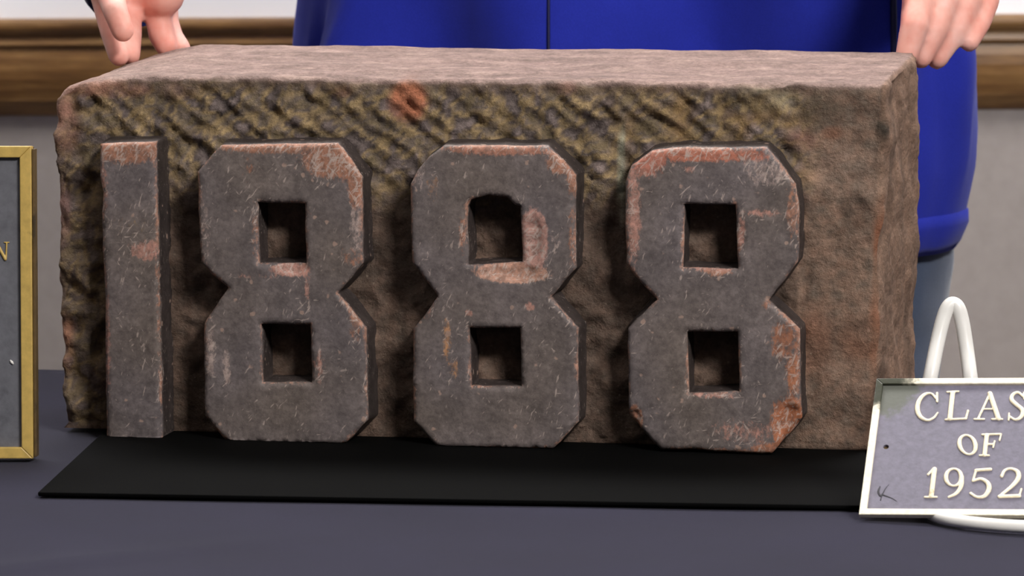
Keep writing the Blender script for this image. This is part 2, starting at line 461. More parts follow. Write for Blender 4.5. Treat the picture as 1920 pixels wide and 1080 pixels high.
verts = []; tint = []; wear = []
rr = 0.0055
for (a, b, c, i, j, k) in BV:
    x = a*W0; z = b*H0; y = c*DEPTH
    # rounded box
    qx = min(max(x, rr), W0-rr); qz = min(max(z, rr), H0-rr); qy = min(max(y, rr), DEPTH-rr)
    dv = Vector((x-qx, y-qy, z-qz)); ln = dv.length
    if j == 0: nrm = Vector((0, 0, -1))
    elif ln > 1e-9:
        nrm = dv/ln
        m = Vector((qx, qy, qz))+nrm*rr; x, y, z = m.x, m.y, m.z
    else: nrm = Vector((0, -1, 0))
    if j == 0 and z > 0: z = 0
    fa, fb, fc = x/W0, z/H0, y/DEPTH
    # warp to the photographed corners
    XL = xl_b+(xl_t-xl_b)*fb
    XR = (xr_b+(xr_t-xr_b)*fb)*(1-fc) + (xrb_b+(xrb_t-xrb_b)*fb)*fc
    lx = XL+(XR-XL)*fa
    ztop = zt_f+(zt_b-zt_f)*min(1, fc*1.05)
    dz = chip(lx)*(0.45+0.6*fc)
    lz = zbot+(ztop-zbot)*fb - dz*sstep(0.35, 1.0, fb)
    ly = y
    p = Vector((lx, ly, lz))
    isf = -nrm.y if nrm.y < 0 else 0; ist = max(0, nrm.z); iss = max(0, nrm.x); isl = max(0, -nrm.x)
    band = isf*sstep(loc0(900, 430)[1], loc0(900, 300)[1], lz+0.012*noise.noise(p*30))*(1-sstep(loc0(1470, 0)[0], loc0(1560, 0)[0], lx))*(1-sstep(0.95, 1.0, fb))*sstep(loc0(120, 0)[0], loc0(165, 0)[0], lx)
    leftz = isf*(1-sstep(loc0(165, 0)[0], loc0(200, 0)[0], lx))
    mid = isf*(1-sstep(loc0(1500, 0)[0], loc0(1530, 0)[0], lx))*(1-band)
    disp = 0.0022*fbm(p*26, 4) * (0.5+0.5*(isf+iss+isl)) + 0.0010*fbm(p*110, 3)
    if isf > .5 and lx > loc0(1515, 0)[0]: disp += 0.0018*fbm(p*34+Vector((4, 4, 4)), 3) - 0.0035*max(0, noise.noise(p*48)-.35)
    if ist > .5: disp = 0.0016*fbm(Vector((lx*14, ly*40, 1.7)), 4)
    if iss > .3: disp += 0.0045*fbm(Vector((lx*3, ly*22, lz*16)), 3)
    # tooling grooves running down to the right
    if band > 0.01:
        ph = (lx + lz*1.15 + 0.0045*noise.noise(p*45) + 0.010*noise.noise(p*17))/0.0185
        t = ph-math.floor(ph); g = (t/0.72 if t < 0.72 else (1-t)/0.28)
        am = 0.6+0.6*noise.noise(Vector((math.floor(ph)*3.7, lz*30, 0.3)))
        disp += band*(0.0058*(g-0.45)*am + 0.0042*fbm(p*62, 3))
    if mid > 0.01:
        disp += mid*(0.0050*fbm(p*38+Vector((9, 2, 4)), 3) - 0.0045*abs(noise.noise(p*52)) + 0.001)
    if leftz > 0.01: disp += leftz*0.007*fbm(p*50, 3)
    if j == 0: disp *= 0
    d3 = nrm*disp
    if j == 0: d3.z = 0
    X, Y, Z = lx+d3.x, ly+d3.y, lz+d3.z
    # ragged lower front edge
    if j == 0: Z = zbot
    verts.append(world_of(X, max(Z, zbot), Y))
    # colour
    n1 = noise.noise(p*24+Vector((3, 1, 7))); n2 = noise.noise(p*60); n3 = fbm(p*130, 3)
    base = Vector(S(142, 114, 97)) * (1+0.40*n1+0.35*n2+0.3*noise.noise(p*11+Vector((5, 5, 5))))
    base = base.lerp(Vector(S(108, 100, 90)), min(1, max(0, 0.5*n3+0.25)))
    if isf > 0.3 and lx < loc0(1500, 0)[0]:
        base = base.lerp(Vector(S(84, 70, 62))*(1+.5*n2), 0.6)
    if band > 0.02 or leftz > 0.2:
        w = max(band, leftz*0.75)
        q = min(3.999, max(0, (fbm(p*70+Vector((1, 5, 2)), 3)*0.9+0.5)*4)); qi = int(q)
        mc = Vector(MOSS[qi]).lerp(Vector(MOSS[qi+1]), q-qi)
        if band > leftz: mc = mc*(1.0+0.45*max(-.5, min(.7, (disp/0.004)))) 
        right = sstep(loc0(1050, 0)[0], loc0(1250, 0)[0], lx)
        mc = mc.lerp(Vector(S(150, 118, 76)), right*0.55*max(0, fbm(p*50, 2)+.25))
        base = base.lerp(mc, w)
    if ist > 0.25:
        tcx = Vector(S(153, 128, 120)).lerp(Vector(S(124, 104, 97)), 0.5+0.5*noise.noise(Vector((lx*10, ly*60, 0))))
        tcx = tcx.lerp(Vector(S(178, 152, 140)), max(0, 0.7*fbm(Vector((lx*30, ly*120, 2)), 3)))
        base = base.lerp(tcx, sstep(0.25, 0.75, ist))
    if iss > 0.3:
        base = base.lerp(Vector(S(136, 108, 90))*(1+0.35*noise.noise(Vector((lx*20, ly*60, lz*14)))), 0.8)
    if isf > 0.2 or ist > .2 or isl > .2:
        w, cc = blobw(lx, lz, ground_blobs)
        if cc: 
            w *= 0.75+0.6*n2+0.3*n3
            base = base.lerp(Vector(cc), min(1, max(0, w)))
    tint.append((max(0, base.x), max(0, base.y), max(0, base.z), 1)); wear.append(0)
block = mesh_from('stone_block', verts, BF, M_ROUGH, stone)
at = block.data.attributes.new('tint', 'FLOAT_COLOR', 'POINT'); at.data.foreach_set('color', np.array(tint, 'f').ravel())

# ---- raised numerals
def resample(poly, s, jit):
    out = []
    for (x0, z0), (x1, z1) in zip(poly, poly[1:]+poly[:1]):
        L = math.hypot(x1-x0, z1-z0); n = max(1, int(L/s))
        for q in range(n):
            t = q/n; x = x0+(x1-x0)*t; z = z0+(z1-z0)*t
            nx_, nz_ = -(z1-z0)/L, (x1-x0)/L
            w = jit*(noise.noise(Vector((x*70, z*70, 5)))+0.5*noise.noise(Vector((x*190, z*190, 8))))
            out.append((x+nx_*w, z+nz_*w))
    return out
def inside(P, poly):
    x, z = P[:, 0], P[:, 1]; r = np.zeros(len(P), bool); n = len(poly)
    for i in range(n):
        x0, z0 = poly[i]; x1, z1 = poly[(i+1) % n]
        if z0 == z1: continue
        r ^= ((z0 > z) != (z1 > z)) & (x < (x1-x0)*(z-z0)/(z1-z0)+x0)
    return r
def edge_dist(P, polys):
    best = np.full(len(P), 9.0)
    for poly in polys:
        for i in range(len(poly)):
            a = np.array(poly[i]); b = np.array(poly[(i+1) % len(poly)]); d = b-a; L = d@d
            if L < 1e-14: continue
            t = np.clip(((P-a)@d)/L, 0, 1); q = a+t[:, None]*d
            best = np.minimum(best, np.hypot(*(P-q).T))
    return best
def offset(poly, w):      # outward for counter-clockwise loops when w > 0
    A = sum(x0*z1-x1*z0 for (x0, z0), (x1, z1) in zip(poly, poly[1:]+poly[:1]))
    s = 1 if A > 0 else -1; out = []; n = len(poly)
    for i in range(n):
        x0, z0 = poly[i-2]; x1, z1 = poly[(i+2) % n]
        L = math.hypot(x1-x0, z1-z0) or 1
        out.append((poly[i][0]+s*w*(z1-z0)/L, poly[i][1]-s*w*(x1-x0)/L))
    return out
def plate(outer, holes, step):
    loops = [outer]+holes; pts = []; edges = []; ranges = []
    for lp in loops:
        b = len(pts); pts += lp; ranges.append((b, len(lp)))
        edges += [(b+i, b+(i+1) % len(lp)) for i in range(len(lp))]
    O = np.array(outer); lo = O.min(0); hi = O.max(0)
    gx = np.arange(lo[0], hi[0], step); gz = np.arange(lo[1], hi[1], step)
    Gp = np.array([(x+random.uniform(-.25, .25)*step, z+random.uniform(-.25, .25)*step) for x in gx for z in gz])
    ok = inside(Gp, outer)
    for h in holes: ok &= ~inside(Gp, h)
    Gp = Gp[ok]; Gp = Gp[edge_dist(Gp, loops) > step*0.6]
    nb = len(pts); pts = pts+[tuple(p) for p in Gp]
    vo, eo, fo, ov, _, _ = delaunay_2d_cdt([Vector(p) for p in pts], edges, [], 0, 1e-7)
    P = np.array([(v.x, v.y) for v in vo])
    Cn = np.array([P[list(f)].mean(0) for f in fo])
    ok = inside(Cn, outer)
    for h in holes: ok &= ~inside(Cn, h)
    faces = [tuple(f) for f, k in zip(fo, ok) if k]
    back = {}
    for i, o in enumerate(ov):
        for q in o: back[q] = i
    lidx = [[back[b+i] for i in range(n)] for b, n in ranges]
    return P, faces, lidx, loops
def to_local(pl): return [loc0(px, py, P1) for px, py in pl]

def numeral(outer_px, holes_px, wears, chips, draft=0.0022, label=None):
    outer = resample(to_local(outer_px), 0.0022, 0.0006)
    holes = [resample(to_local(h), 0.0022, 0.0005) for h in holes_px]
    P, faces, lidx, loops = plate(outer, holes, 0.0024)
    D = edge_dist(P, loops)
    V = []; tn = []; wr = []; wc = []
    global lst_plane
    lst_plane = P1
    def cols(x, z, d, depth):
        p = Vector((x, 0, z))
        base = Vector(S(108, 99, 99))*(1+0.16*noise.noise(p*30)+0.10*noise.noise(p*90))
        base = base.lerp(Vector(S(112, 99, 88)), max(0, min(1, .5*noise.noise(p*18+Vector((0, 4, 0)))+.2)))
        w, c = blobw(x, z, wears)
        e = max(0, 1-d/0.0042)*(0.50+0.55*noise.noise(p*34+Vector((2, 2, 2))))
        if e > w: w, c = e, S(176, 132, 112)
        return (base.x, base.y, base.z, 1), max(0, min(1, w)), (*(c or PALE), 1)
    def depth_at(x, z, d):
        p = Vector((x, 0, z))
        r = 0.0016+0.0012*max(0, noise.noise(p*40))
        y = 0.0
        if d < r: y = r-math.sqrt(max(0, r*r-(r-d)**2))
        y += 0.0005*fbm(p*60, 3)
        for (cx, cy, rx, ry, dep) in chips:
            x0, z0 = loc0(cx, cy, P1); q = math.hypot((x-x0)/(rx*PX), (z-z0)/(ry*PX)) + 0.22*noise.noise(p*110)
            if q < 1.15: y += dep*(1-sstep(0.55, 1.1, q))*(1+0.4*noise.noise(p*160))
        return y
    for (x, z), d in zip(P, D):
        y = depth_at(x, z, d); a, b, c = cols(x, z, d, y)
        V.append((x, z, -RELIEF+y)); tn.append(a); wr.append(b); wc.append(c)
    F = list(faces)
    for li, (ids, lp) in enumerate(zip(lidx, loops)):
        prev = ids; n = len(ids)
        xs = offset(lp, 1.0); dirs = [(b[0]-a[0], b[1]-a[1]) for a, b in zip(lp, xs)]
        NR = 7
        for r in range(1, NR+1):
            t = r/NR; cur = []
            for i in range(n):
                x, z = lp[i]; y0 = V[ids[i]][2]
                dx, dz = dirs[i]
                out = draft*t*(1 if li == 0 else -0.6)
                rg = 0.0007*noise.noise(Vector((x*60, z*60, t*3)))
                if t == 1: y = 0.008
                else: y = y0+(0.006-y0)*t
                X, Z = x+dx*(out+rg), z+dz*(out+rg)
                Z = max(Z, zbot)
                cur.append(len(V)); V.append((X, Z, y))
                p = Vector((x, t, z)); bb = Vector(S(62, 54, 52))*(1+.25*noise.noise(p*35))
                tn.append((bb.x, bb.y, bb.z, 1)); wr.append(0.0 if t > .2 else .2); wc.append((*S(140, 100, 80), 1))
            for i in range(n):
                i2 = (i+1) % n; F.append((prev[i], prev[i2], cur[i2], cur[i]))
            prev = cur
    bm = bmesh.new(); me = bpy.data.meshes.new('numeral')
    me.from_pydata([tuple(world_of(x, max(z, zbot), y)-stone.location) for x, z, y in V], [], F); me.update()
    me.polygons.foreach_set('use_smooth', [True]*len(me.polygons))
    bm.from_mesh(me); bmesh.ops.recalc_face_normals(bm, faces=bm.faces)
    # face outward: average normal of the front should look against EY
    nn = Vector()
    bm.faces.ensure_lookup_table()
    for f in bm.faces[:len(faces)]: nn += f.normal
    if nn.dot(EY) > 0: bmesh.ops.reverse_faces(bm, faces=bm.faces)
    bm.to_mesh(me); bm.free()
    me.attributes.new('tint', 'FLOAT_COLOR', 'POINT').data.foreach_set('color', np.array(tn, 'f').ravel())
    me.attributes.new('wear_colour', 'FLOAT_COLOR', 'POINT').data.foreach_set('color', np.array(wc, 'f').ravel())
    me.attributes.new('wear', 'FLOAT', 'POINT').data.foreach_set('value', np.array(wr, 'f'))
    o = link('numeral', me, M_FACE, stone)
    if label: o['label'] = label
    return o

numeral([(187, 270), (292, 266), (292, 350), (295, 450), (298, 560), (301, 720), (303, 836), (200, 834), (198, 720), (197, 560), (192, 470), (190, 400), (193, 362), (188, 330)], [],
    [(240, 278, 70, 30, 1.0, ORANGE), (275, 470, 36, 20, .75, SALMON), (192, 350, 12, 60, .55, SALMON), (296, 500, 7, 200, .5, ORANGE), (200, 640, 9, 120, .6, S(168, 122, 112)), (240, 430, 60, 30, .3, S(130, 108, 84))],
    [], label='raised figure 1, a plain bar with an orange worn top')
numeral([(414, 273), (632, 269), (655, 298), (678, 332), (679, 447), (680, 493), (632, 550), (686, 617), (687, 720), (688, 788), (640, 838), (430, 836), (384, 780), (383, 720), (382, 606), (427, 540), (396, 515), (377, 492), (372, 400), (370, 322)],
    [[(482, 379), (571, 382), (574, 495), (485, 495)], [(489, 608), (582, 608), (584, 718), (491, 718)]],
    [(640, 300, 75, 38, .95, ORANGE), (510, 276, 120, 13, .8, ORANGE), (668, 420, 15, 70, .6, PALE), (668, 350, 18, 50, .9, ORANGE), (545, 506, 36, 13, 1.2, SALMON), (577, 545, 5, 50, .6, SALMON), (660, 480, 24, 24, .5, ORANGE),
     (478, 430, 8, 60, .5, ORANGE), (384, 430, 12, 70, .5, PALE), (395, 660, 12, 60, .6, PALE), (425, 690, 10, 40, .7, PALE), (480, 518, 60, 6, .4, SALMON), (665, 600, 14, 50, .6, ORANGE), (600, 690, 9, 40, .6, SALMON), (465, 315, 12, 40, .4, ORANGE)],
    [(548, 503, 32, 12, 0.004)], label='first raised figure 8, orange wear on its upper right corner')
numeral([(831, 274), (1026, 274), (1055, 302), (1080, 328), (1078, 370), (1079, 503), (1032, 557), (1083, 616), (1083, 720), (1084, 792), (1036, 843), (822, 840), (775, 790), (774, 720), (775, 617), (821, 556), (773, 493), (770, 400), (770, 345), (782, 320), (803, 294)],
    [[(875, 387), (883, 374), (917, 366), (950, 370), (964, 384), (976, 387), (979, 493), (877, 497)], [(880, 615), (975, 615), (978, 725), (882, 725)]],
    [(930, 281, 110, 11, .8, S(170, 118, 98)), (1050, 300, 26, 30, .9, ORANGE), (1000, 452, 24, 52, 1.9, S(186, 142, 130)), (960, 512, 62, 17, 1.7, S(184, 140, 120)), (785, 320, 14, 50, .5, PALE), (1074, 340, 12, 36, .8, ORANGE), (992, 575, 7, 7, 1.2, SALMON), (878, 586, 9, 6, .9, SALMON),
     (838, 640, 8, 50, .65, S(190, 140, 100)), (852, 690, 8, 26, .6, S(190, 140, 100)), (812, 350, 12, 30, .55, S(160, 120, 90)), (866, 440, 6, 40, .6, ORANGE), (790, 580, 30, 20, .4, SALMON), (1040, 450, 14, 24, .4, PALE), (1072, 450, 8, 70, .5, ORANGE)],
    [(994, 456, 24, 54, 0.0035), (955, 508, 62, 20, 0.0045)], label='second raised figure 8, chipped beside its arched upper hole')
numeral([(1222, 283), (1260, 277), (1436, 277), (1470, 316), (1491, 345), (1497, 380), (1497, 460), (1495, 492), (1440, 564), (1500, 618), (1500, 720), (1503, 784), (1485, 809), (1447, 850), (1369, 849), (1303, 843), (1239, 844), (1204, 806), (1179, 779), (1178, 720), (1177, 616), (1232, 562), (1193, 521), (1174, 492), (1172, 406), (1173, 342), (1184, 311)],
    [[(1282, 383), (1379, 384), (1384, 505), (1281, 502)], [(1288, 622), (1383, 622), (1386, 735), (1292, 738)]],
    [(1320, 290, 130, 14, .9, S(180, 112, 90)), (1215, 305, 36, 26, .9, S(180, 116, 98)), (1188, 400, 14, 100, .75, SALMON), (1440, 320, 50, 34, .55, PALE), (1485, 395, 12, 60, .6, ORANGE), (1430, 400, 60, 7, .6, SALMON), (1390, 435, 9, 34, .75, SALMON),
     (1345, 512, 30, 7, .8, ORANGE), (1330, 505, 45, 5, .8, SALMON), (1478, 795, 30, 48, 1.3, S(168, 104, 72)), (1450, 842, 40, 10, 1.0, S(170, 112, 84)), (1190, 785, 16, 24, 1.2, S(176, 124, 100)), (1400, 810, 70, 26, .5, SALMON), (1320, 845, 90, 7, .7, ORANGE),
     (1470, 640, 28, 40, .7, S(150, 100, 76)), (1487, 700, 14, 50, .8, S(170, 110, 80)), (1330, 742, 50, 6, .7, SALMON), (1240, 560, 14, 8, .4, PALE), (1440, 570, 12, 12, .6, ORANGE), (1290, 318, 12, 8, .6, SALMON)],
    [(1482, 800, 28, 46, 0.004), (1188, 788, 15, 24, 0.004), (1390, 440, 8, 26, 0.002)], label='third raised figure 8, largest, rust coloured chip at its lower right')

# ------------------------------------------------------------------ person
DB = DIST + 0.60                                   # depth of the torso axis
mpp = DB/FPX
JX = (1198-960)*mpp; JRX = (1830-553)/2*mpp*0.965; JRY = 0.165
JY = CAM.y + DB
zhem = U(1700, 503, DB-JRY).z
person = empty('person', (JX, JY, 0), 'person in a blue zip jacket and jeans resting both hands on the stone', 'person')
def torso_ring(z, n=110):
    t = (z-zhem)/0.75; out = []
    rx = JRX*(1+0.03*math.sin(min(1, max(0, t*3))*math.pi)) - 0.03*sstep(0.25, 0.9, t)
    if t < 0.10: rx -= 0.010*(1-t/0.10)
    ry = JRY*(1-0.12*sstep(0.5, 1, t))
    if t > 0.78: k = sstep(0.78, 1.02, t); rx *= 1-0.62*k; ry *= 1-0.35*k
    for i in range(n):
        a = 2*math.pi*i/n; ca, sa = math.cos(a), math.sin(a)
        x = rx*math.copysign(abs(ca)**0.85, ca); y = ry*math.copysign(abs(sa)**0.8, sa)
        # drapes: slow vertical folds and a few slanting ones
        f = 0.010*noise.noise(Vector((a*3.2, z*2.2, 1.5))) + 0.006*math.sin(a*9+z*6+2*noise.noise(Vector((a, z*3, 4)))) + 0.004*noise.noise(Vector((a*11, z*14, 2)))
        if sa < -0.2: f += 0.075*sstep(.25, .75, -sa)*noise.noise(Vector((x*7.5+z*3, z*2.5, 9.6))) + 0.018*noise.noise(Vector((x*16-z*5, z*5, 4.6)))
        f *= 0.35 + 0.65*sstep(0.05, 0.2, t)
        L = math.hypot(ca/rx, sa/ry) or 1
        out.append((JX+x+f*ca, JY+y+f*sa, z))
    return out
def loft(rings, closed_top=False):
    V = []; F = []; n = len(rings[0])
    for r in rings: V += [Vector(p) for p in r]
    for i in range(len(rings)-1):
        for k in range(n):
            k2 = (k+1) % n; F.append((i*n+k, i*n+k2, (i+1)*n+k2, (i+1)*n+k))
    if closed_top: F.append(tuple((len(rings)-1)*n+k for k in range(n)))
    return V, F
zs = [zhem+0.030+0.74*k/70 for k in range(71)]
V, F = loft([torso_ring(z) for z in zs], True)
jacket = mesh_from('jacket', V, F, M_JACKET, person)
# hem band, gathered below the jacket body
def hem_ring(z, s):
    r = torso_ring(zhem+0.035); return [(JX+(x-JX)*s, JY+(y-JY)*s, z) for x, y, _ in r]
V, F = loft([hem_ring(zhem+0.036, 0.985), hem_ring(zhem+0.034, 1.006), hem_ring(zhem+0.024, 1.008), hem_ring(zhem+0.008, 0.985), hem_ring(zhem, 0.965), hem_ring(zhem+0.002, 0.945), hem_ring(zhem+0.03, 0.94)])
hem = mesh_from('hem_band', V, F, M_JACKET, jacket)
# zip down the front, and the side seam of the right front panel
def front_line(pxx, dz0, dz1, r, name, mat, par, n=60):
    pts = []
    for k in range(n+1):
        z = zhem+dz0+(dz1-dz0)*k/n; ring = torso_ring(z, 220)
        tx = (pxx-960)*(DB-JRY)/FPX
        q = min((p for p in ring if p[1] < JY), key=lambda p: abs(p[0]-tx))
        pts.append(Vector((tx, q[1]-0.001, z)))
    V, F = tube(pts, r, 8)
    return mesh_from(name, V, F, mat, par)
front_line(1028, 0.0, 0.72, 0.0013, 'zipper', M_ZIP, person)
front_line(1682, 0.0, 0.60, 0.0028, 'seam', M_ZIP, person)

# body: torso, legs, neck, head, arms and both hands in one skin
B = Blob()
hipz = 0.92
B.chain([((JX, JY+.03, hipz), .10), ((JX, JY+.03, 1.1), .10), ((JX, JY+.03, 1.30), .10), ((JX, JY+.02, 1.42), .07)])
B.chain([((JX-.13, JY+.02, 1.40), .065), ((JX+.13, JY+.02, 1.40), .065)])
B.chain([((JX, JY+.02, 1.42), .055), ((JX, JY+.0, 1.56), .052)])
B.chain([((JX, JY+.0, 1.63), .082), ((JX, JY-.01, 1.70), .086)]); B.chain([((JX, JY-.085, 1.66), .013), ((JX, JY-.10, 1.635), .014)])
for s in (-1, 1):
    B.chain([((JX+s*.085, JY+.0, 1.655), .02), ((JX+s*.088, JY+.005, 1.63), .014)])
    B.chain([((JX+s*.1, JY, hipz-.04), .085), ((JX+s*.12, JY, .50), .06), ((JX+s*.12, JY+.01, .09), .042), ((JX+s*.13, JY-.13, .035), .03)])
def hp(px, py, d): return U(px, py, DIST+d)
# hand at the left of the picture
cdir = (hp(240, -20, .30)-hp(190, -240, .46)).normalized(); cl_c = hp(247, -40, .335)
WL = cl_c-cdir*0.008; EL = cl_c-cdir*0.25; SL = Vector((JX-.20, JY+.02, 1.38))
B.chain([(SL, .055), (EL, .046), (WL, .029)])
B.chain([(WL, .027), (hp(255, -40, .29), .028), (hp(272, -20, .25), .026)])
B.chain([(hp(235, -45, .27), .024), (hp(206, -25, .23), .017)])
B.chain([(hp(285, -30, .26), .024), (hp(303, -12, .235), .0185)])
B.chain([(hp(205, -60, .25), .014), (hp(207, -12, .195), .0112), (hp(216, 20, .175), .0098), (hp(230, 58, .168), .0088)])       # thumb
B.chain([(hp(190, -35, .245), .0125), (hp(196, 8, .225), .0095), (hp(209, 62, .205), .0088), (hp(223, 104, .195), .0086)])     # index
B.chain([(hp(232, -35, .255), .0125), (hp(243, 20, .235), .0095), (hp(246, 62, .220), .0088), (hp(244, 103, .208), .0082)])    # middle
B.chain([(hp(280, -20, .255), .0130), (hp(296, 30, .240), .0105), (hp(303, 66, .236), .0105), (hp(312, 88, .23), .0088)])      # ring
B.chain([(hp(305, -15, .26), .0120), (hp(313, 40, .255), .0095), (hp(322, 68, .25), .0090), (hp(340, 90, .242), .0076)])       # little
# hand at the right of the picture
WR = hp(1800, -150, .30); ER = hp(2010, -560, .42); SR = Vector((JX+.20, JY+.02, 1.38))
B.chain([(SR, .055), (ER, .046), (WR, .030)])
B.chain([(WR, .028), (hp(1795, -90, .24), .029), (hp(1770, -45, .19), .024)])
B.chain([(hp(1810, -90, .24), .026), (hp(1825, -40, .21), .021)])
B.chain([(hp(1730, -60, .19), .016), (hp(1722, -5, .155), .0125), (hp(1714, 50, .135), .0108), (hp(1700, 104, .13), .0088)])    # index
B.chain([(hp(1770, -60, .20), .015), (hp(1768, 0, .165), .0125), (hp(1752, 55, .150), .0105), (hp(1727, 108, .142), .0086)])    # middle
B.chain([(hp(1812, -55, .21), .015), (hp(1812, 0, .180), .0125), (hp(1792, 55, .165), .0102), (hp(1757, 110, .155), .0084)])   # ring
B.chain([(hp(1845, -60, .22), .014), (hp(1850, 0, .195), .0102), (hp(1838, 42, .180), .0086), (hp(1818, 80, .165), .0074)])    # little
B.chain([(hp(1745, -110, .215), .016), (hp(1700, -70, .18), .0125), (hp(1672, -35, .155), .0098)])                               # thumb
body = remeshed('body', B.V, B.F, 0.0026, 4, M_SKIN, person)

# sleeves and cuffs around the forearms
def sleeve(path, cuff_a, cuff_b, rc, label):
    pts = catmull([p for p, r in path], 10); rs = [v.x for v in catmull([Vector((r, 0, 0)) for p, r in path], 10)]
    V, F = tube(pts, rs, 40, cap=False)
    for i, v in enumerate(V):
        c = pts[i//40]; d = (v-c); k = 0.10*noise.noise(v*16)+0.05*noise.noise(v*45)
        V[i] = c + d*(1+k)
    mesh_from('sleeve', V, F, M_JACKET, person)
    ax = (cuff_b-cuff_a); n = 7
    pp = [cuff_a+ax*(k/(n-1)) for k in range(n)]
    rr_ = [rc*0.98, rc*1.02, rc*1.0, rc*1.02, rc*0.99, rc*0.97, rc*0.90]
    V, F = tube(pp, rr_, 40, cap=False); m = len(V)
    V2, F2 = tube([pp[-1], pp[-1]-ax*0.3, pp[0]], [rc*0.90, rc*0.84, rc*0.84], 40, cap=False)
    V += V2; F += [tuple(q+m for q in f) for f in F2]
    mesh_from('cuff', V, F, M_CUFF, person)
sleeve([(SL+Vector((0.03, 0, 0)), .095), (SL.lerp(EL, .5), .085), (EL, .075), (EL.lerp(WL, .6), .062), (cl_c-cdir*0.045, .048)], cl_c-cdir*0.055, cl_c+cdir*0.012, .0430, None)
cr_c = WR+(ER-WR).normalized()*0.02; rdir = (WR-ER).normalized()
sleeve([(SR-Vector((0.03, 0, 0)), .095), (SR.lerp(ER, .5), .085), (ER, .075), (ER.lerp(WR, .6), .062), (cr_c-rdir*0.045, .048)], cr_c-rdir*0.055, cr_c+rdir*0.012, .041, None)

# jeans: hips and two legs
def leg_path(s):
    hx = JX + s*0.115 + (0.02 if s > 0 else 0)
    return [((hx, JY+.02, zhem+0.06), .135 if s > 0 else .125), ((hx+s*.0, JY+.01, .72), .115), ((hx+s*.005, JY, .48), .092), ((hx+s*.01, JY+.01, .25), .088), ((hx+s*.012, JY+.01, .02), .092)]
JRIGHT = (1778-960)*DB/FPX
JB = []; JF = []
for s in (-1, 1):
    pth = leg_path(s)
    if s > 0:
        sh = JRIGHT-0.118-pth[1][0][0]; pth = [((p[0]+sh, p[1], p[2]), r) for p, r in pth]
    pts = catmull([Vector(p) for p, r in pth], 14); rs = [v.x for v in catmull([Vector((r, 0, 0)) for p, r in pth], 14)]
    V, F = tube(pts, rs, 44, cap=True)
    for i, v in enumerate(V):
        c = pts[i//44]; V[i] = c+(v-c)*(1+0.05*noise.noise(Vector((v.x*14, v.y*14, v.z*26)))+0.02*noise.noise(v*60))
    m = len(JB); JB += V; JF += [tuple(q+m for q in f) for f in F]
V, F = tube([(JX, JY+.02, zhem+0.10), (JX, JY+.02, zhem-0.02), (JX, JY+.02, zhem-0.12)], [.15, .155, .14], 44)
m = len(JB); JB += V; JF += [tuple(q+m for q in f) for f in F]
remeshed('jeans', JB, JF, 0.008, 3, M_JEANS, person)

# ------------------------------------------------------------------ left plaque (upright bronze tablet in a gold frame)
PLd = DIST-0.04; lean = math.radians(5)
A = on_table(69, 868); 
pn = Vector((0, math.cos(lean), -math.sin(lean)))           # into the plaque
pu = Vector((0, math.sin(lean), math.cos(lean))); pr = Vector((1, 0, 0))
lp_o = hit(62, 868, A, pn)
def lq(px, py): h = hit(px, py, A, pn)-lp_o; return h.dot(pr), h.dot(pu)
_, ltop = lq(62, 274); Wl = 0.26; wb = abs(lq(62, 600)[0]-lq(40.5, 600)[0])
def lw(x, z, y): return lp_o + pr*x + pu*z + pn*y
lpl = empty('framed_plaque', tuple((lp_o+pr*(-Wl/2)).xy)+(TABLE_Z,), 'grey plaque in a worn gold frame standing at the far left', 'plaque')
def slab(name, x0, x1, z0, z1, y0, y1, mat, par, bev=0.0008):
    bm = bmesh.new(); vs = [bm.verts.new(lw(x, z, y)) for y in (y0, y1) for z in (z0, z1) for x in (x0, x1)]
    for f in ((0, 1, 3, 2), (4, 6, 7, 5), (0, 4, 5, 1), (2, 3, 7, 6), (0, 2, 6, 4), (1, 5, 7, 3)): bm.faces.new([vs[i] for i in f])
    bmesh.ops.recalc_face_normals(bm, faces=bm.faces)
    if bev: bmesh.ops.bevel(bm, geom=list(bm.edges), offset=bev, segments=2, profile=.5, affect='EDGES')
    return from_bm(name, bm, mat, par, smooth=False)
z00 = 0.003
slab('panel', -Wl+0.002, -0.002, z00+0.002, ltop-0.002, 0.004, 0.013, M_PANEL, lpl)
slab('backing_plate', -Wl+0.0005, 0.0002, z00, ltop-0.0003, 0.0125, 0.017, M_BACK, lpl)
# frame of four mitred bars
def bar(x0, z0, x1, z1, in0, in1):
    bm = bmesh.new()
    P = [(x0, z0), (x1, z1), in1, in0]; vs = [bm.verts.new(lw(x, z, y)) for y in (0.0, 0.0124) for x, z in P]
    for f in ((0, 1, 2, 3), (7, 6, 5, 4), (0, 4, 5, 1), (1, 5, 6, 2), (2, 6, 7, 3), (3, 7, 4, 0)): bm.faces.new([vs[i] for i in f])
    bmesh.ops.recalc_face_normals(bm, faces=bm.faces)
    bmesh.ops.bevel(bm, geom=list(bm.edges), offset=0.0007, segments=2, profile=.5, affect='EDGES')
    from_bm('frame', bm, M_GOLD, lpl, smooth=False)
c = [(-Wl, z00), (0, z00), (0, ltop), (-Wl, ltop)]; ci = [(-Wl+wb, z00+wb), (-wb, z00+wb), (-wb, ltop-wb), (-Wl+wb, ltop-wb)]
for q in range(4): bar(*c[q], *c[(q+1) % 4], ci[q], ci[(q+1) % 4])
slab('side_edge', 0.0003, 0.0022, z00+0.001, ltop-0.002, 0.003, 0.016, M_BACK, lpl, 0.0003)
# strut behind it
slab('strut', -Wl/2-0.02, -Wl/2+0.02, 0.02, ltop*0.6, 0.0172, 0.02, M_BACK, lpl)
st = bmesh.new(); a = lw(-Wl/2, ltop*0.55, 0.0195); b = lw(-Wl/2, 0, 0.11); b.z = TABLE_Z+0.003
Vt, Ft = tube([a, b], 0.004, 10); st.free(); mesh_from('support_leg', Vt, Ft, M_BACK, lpl)

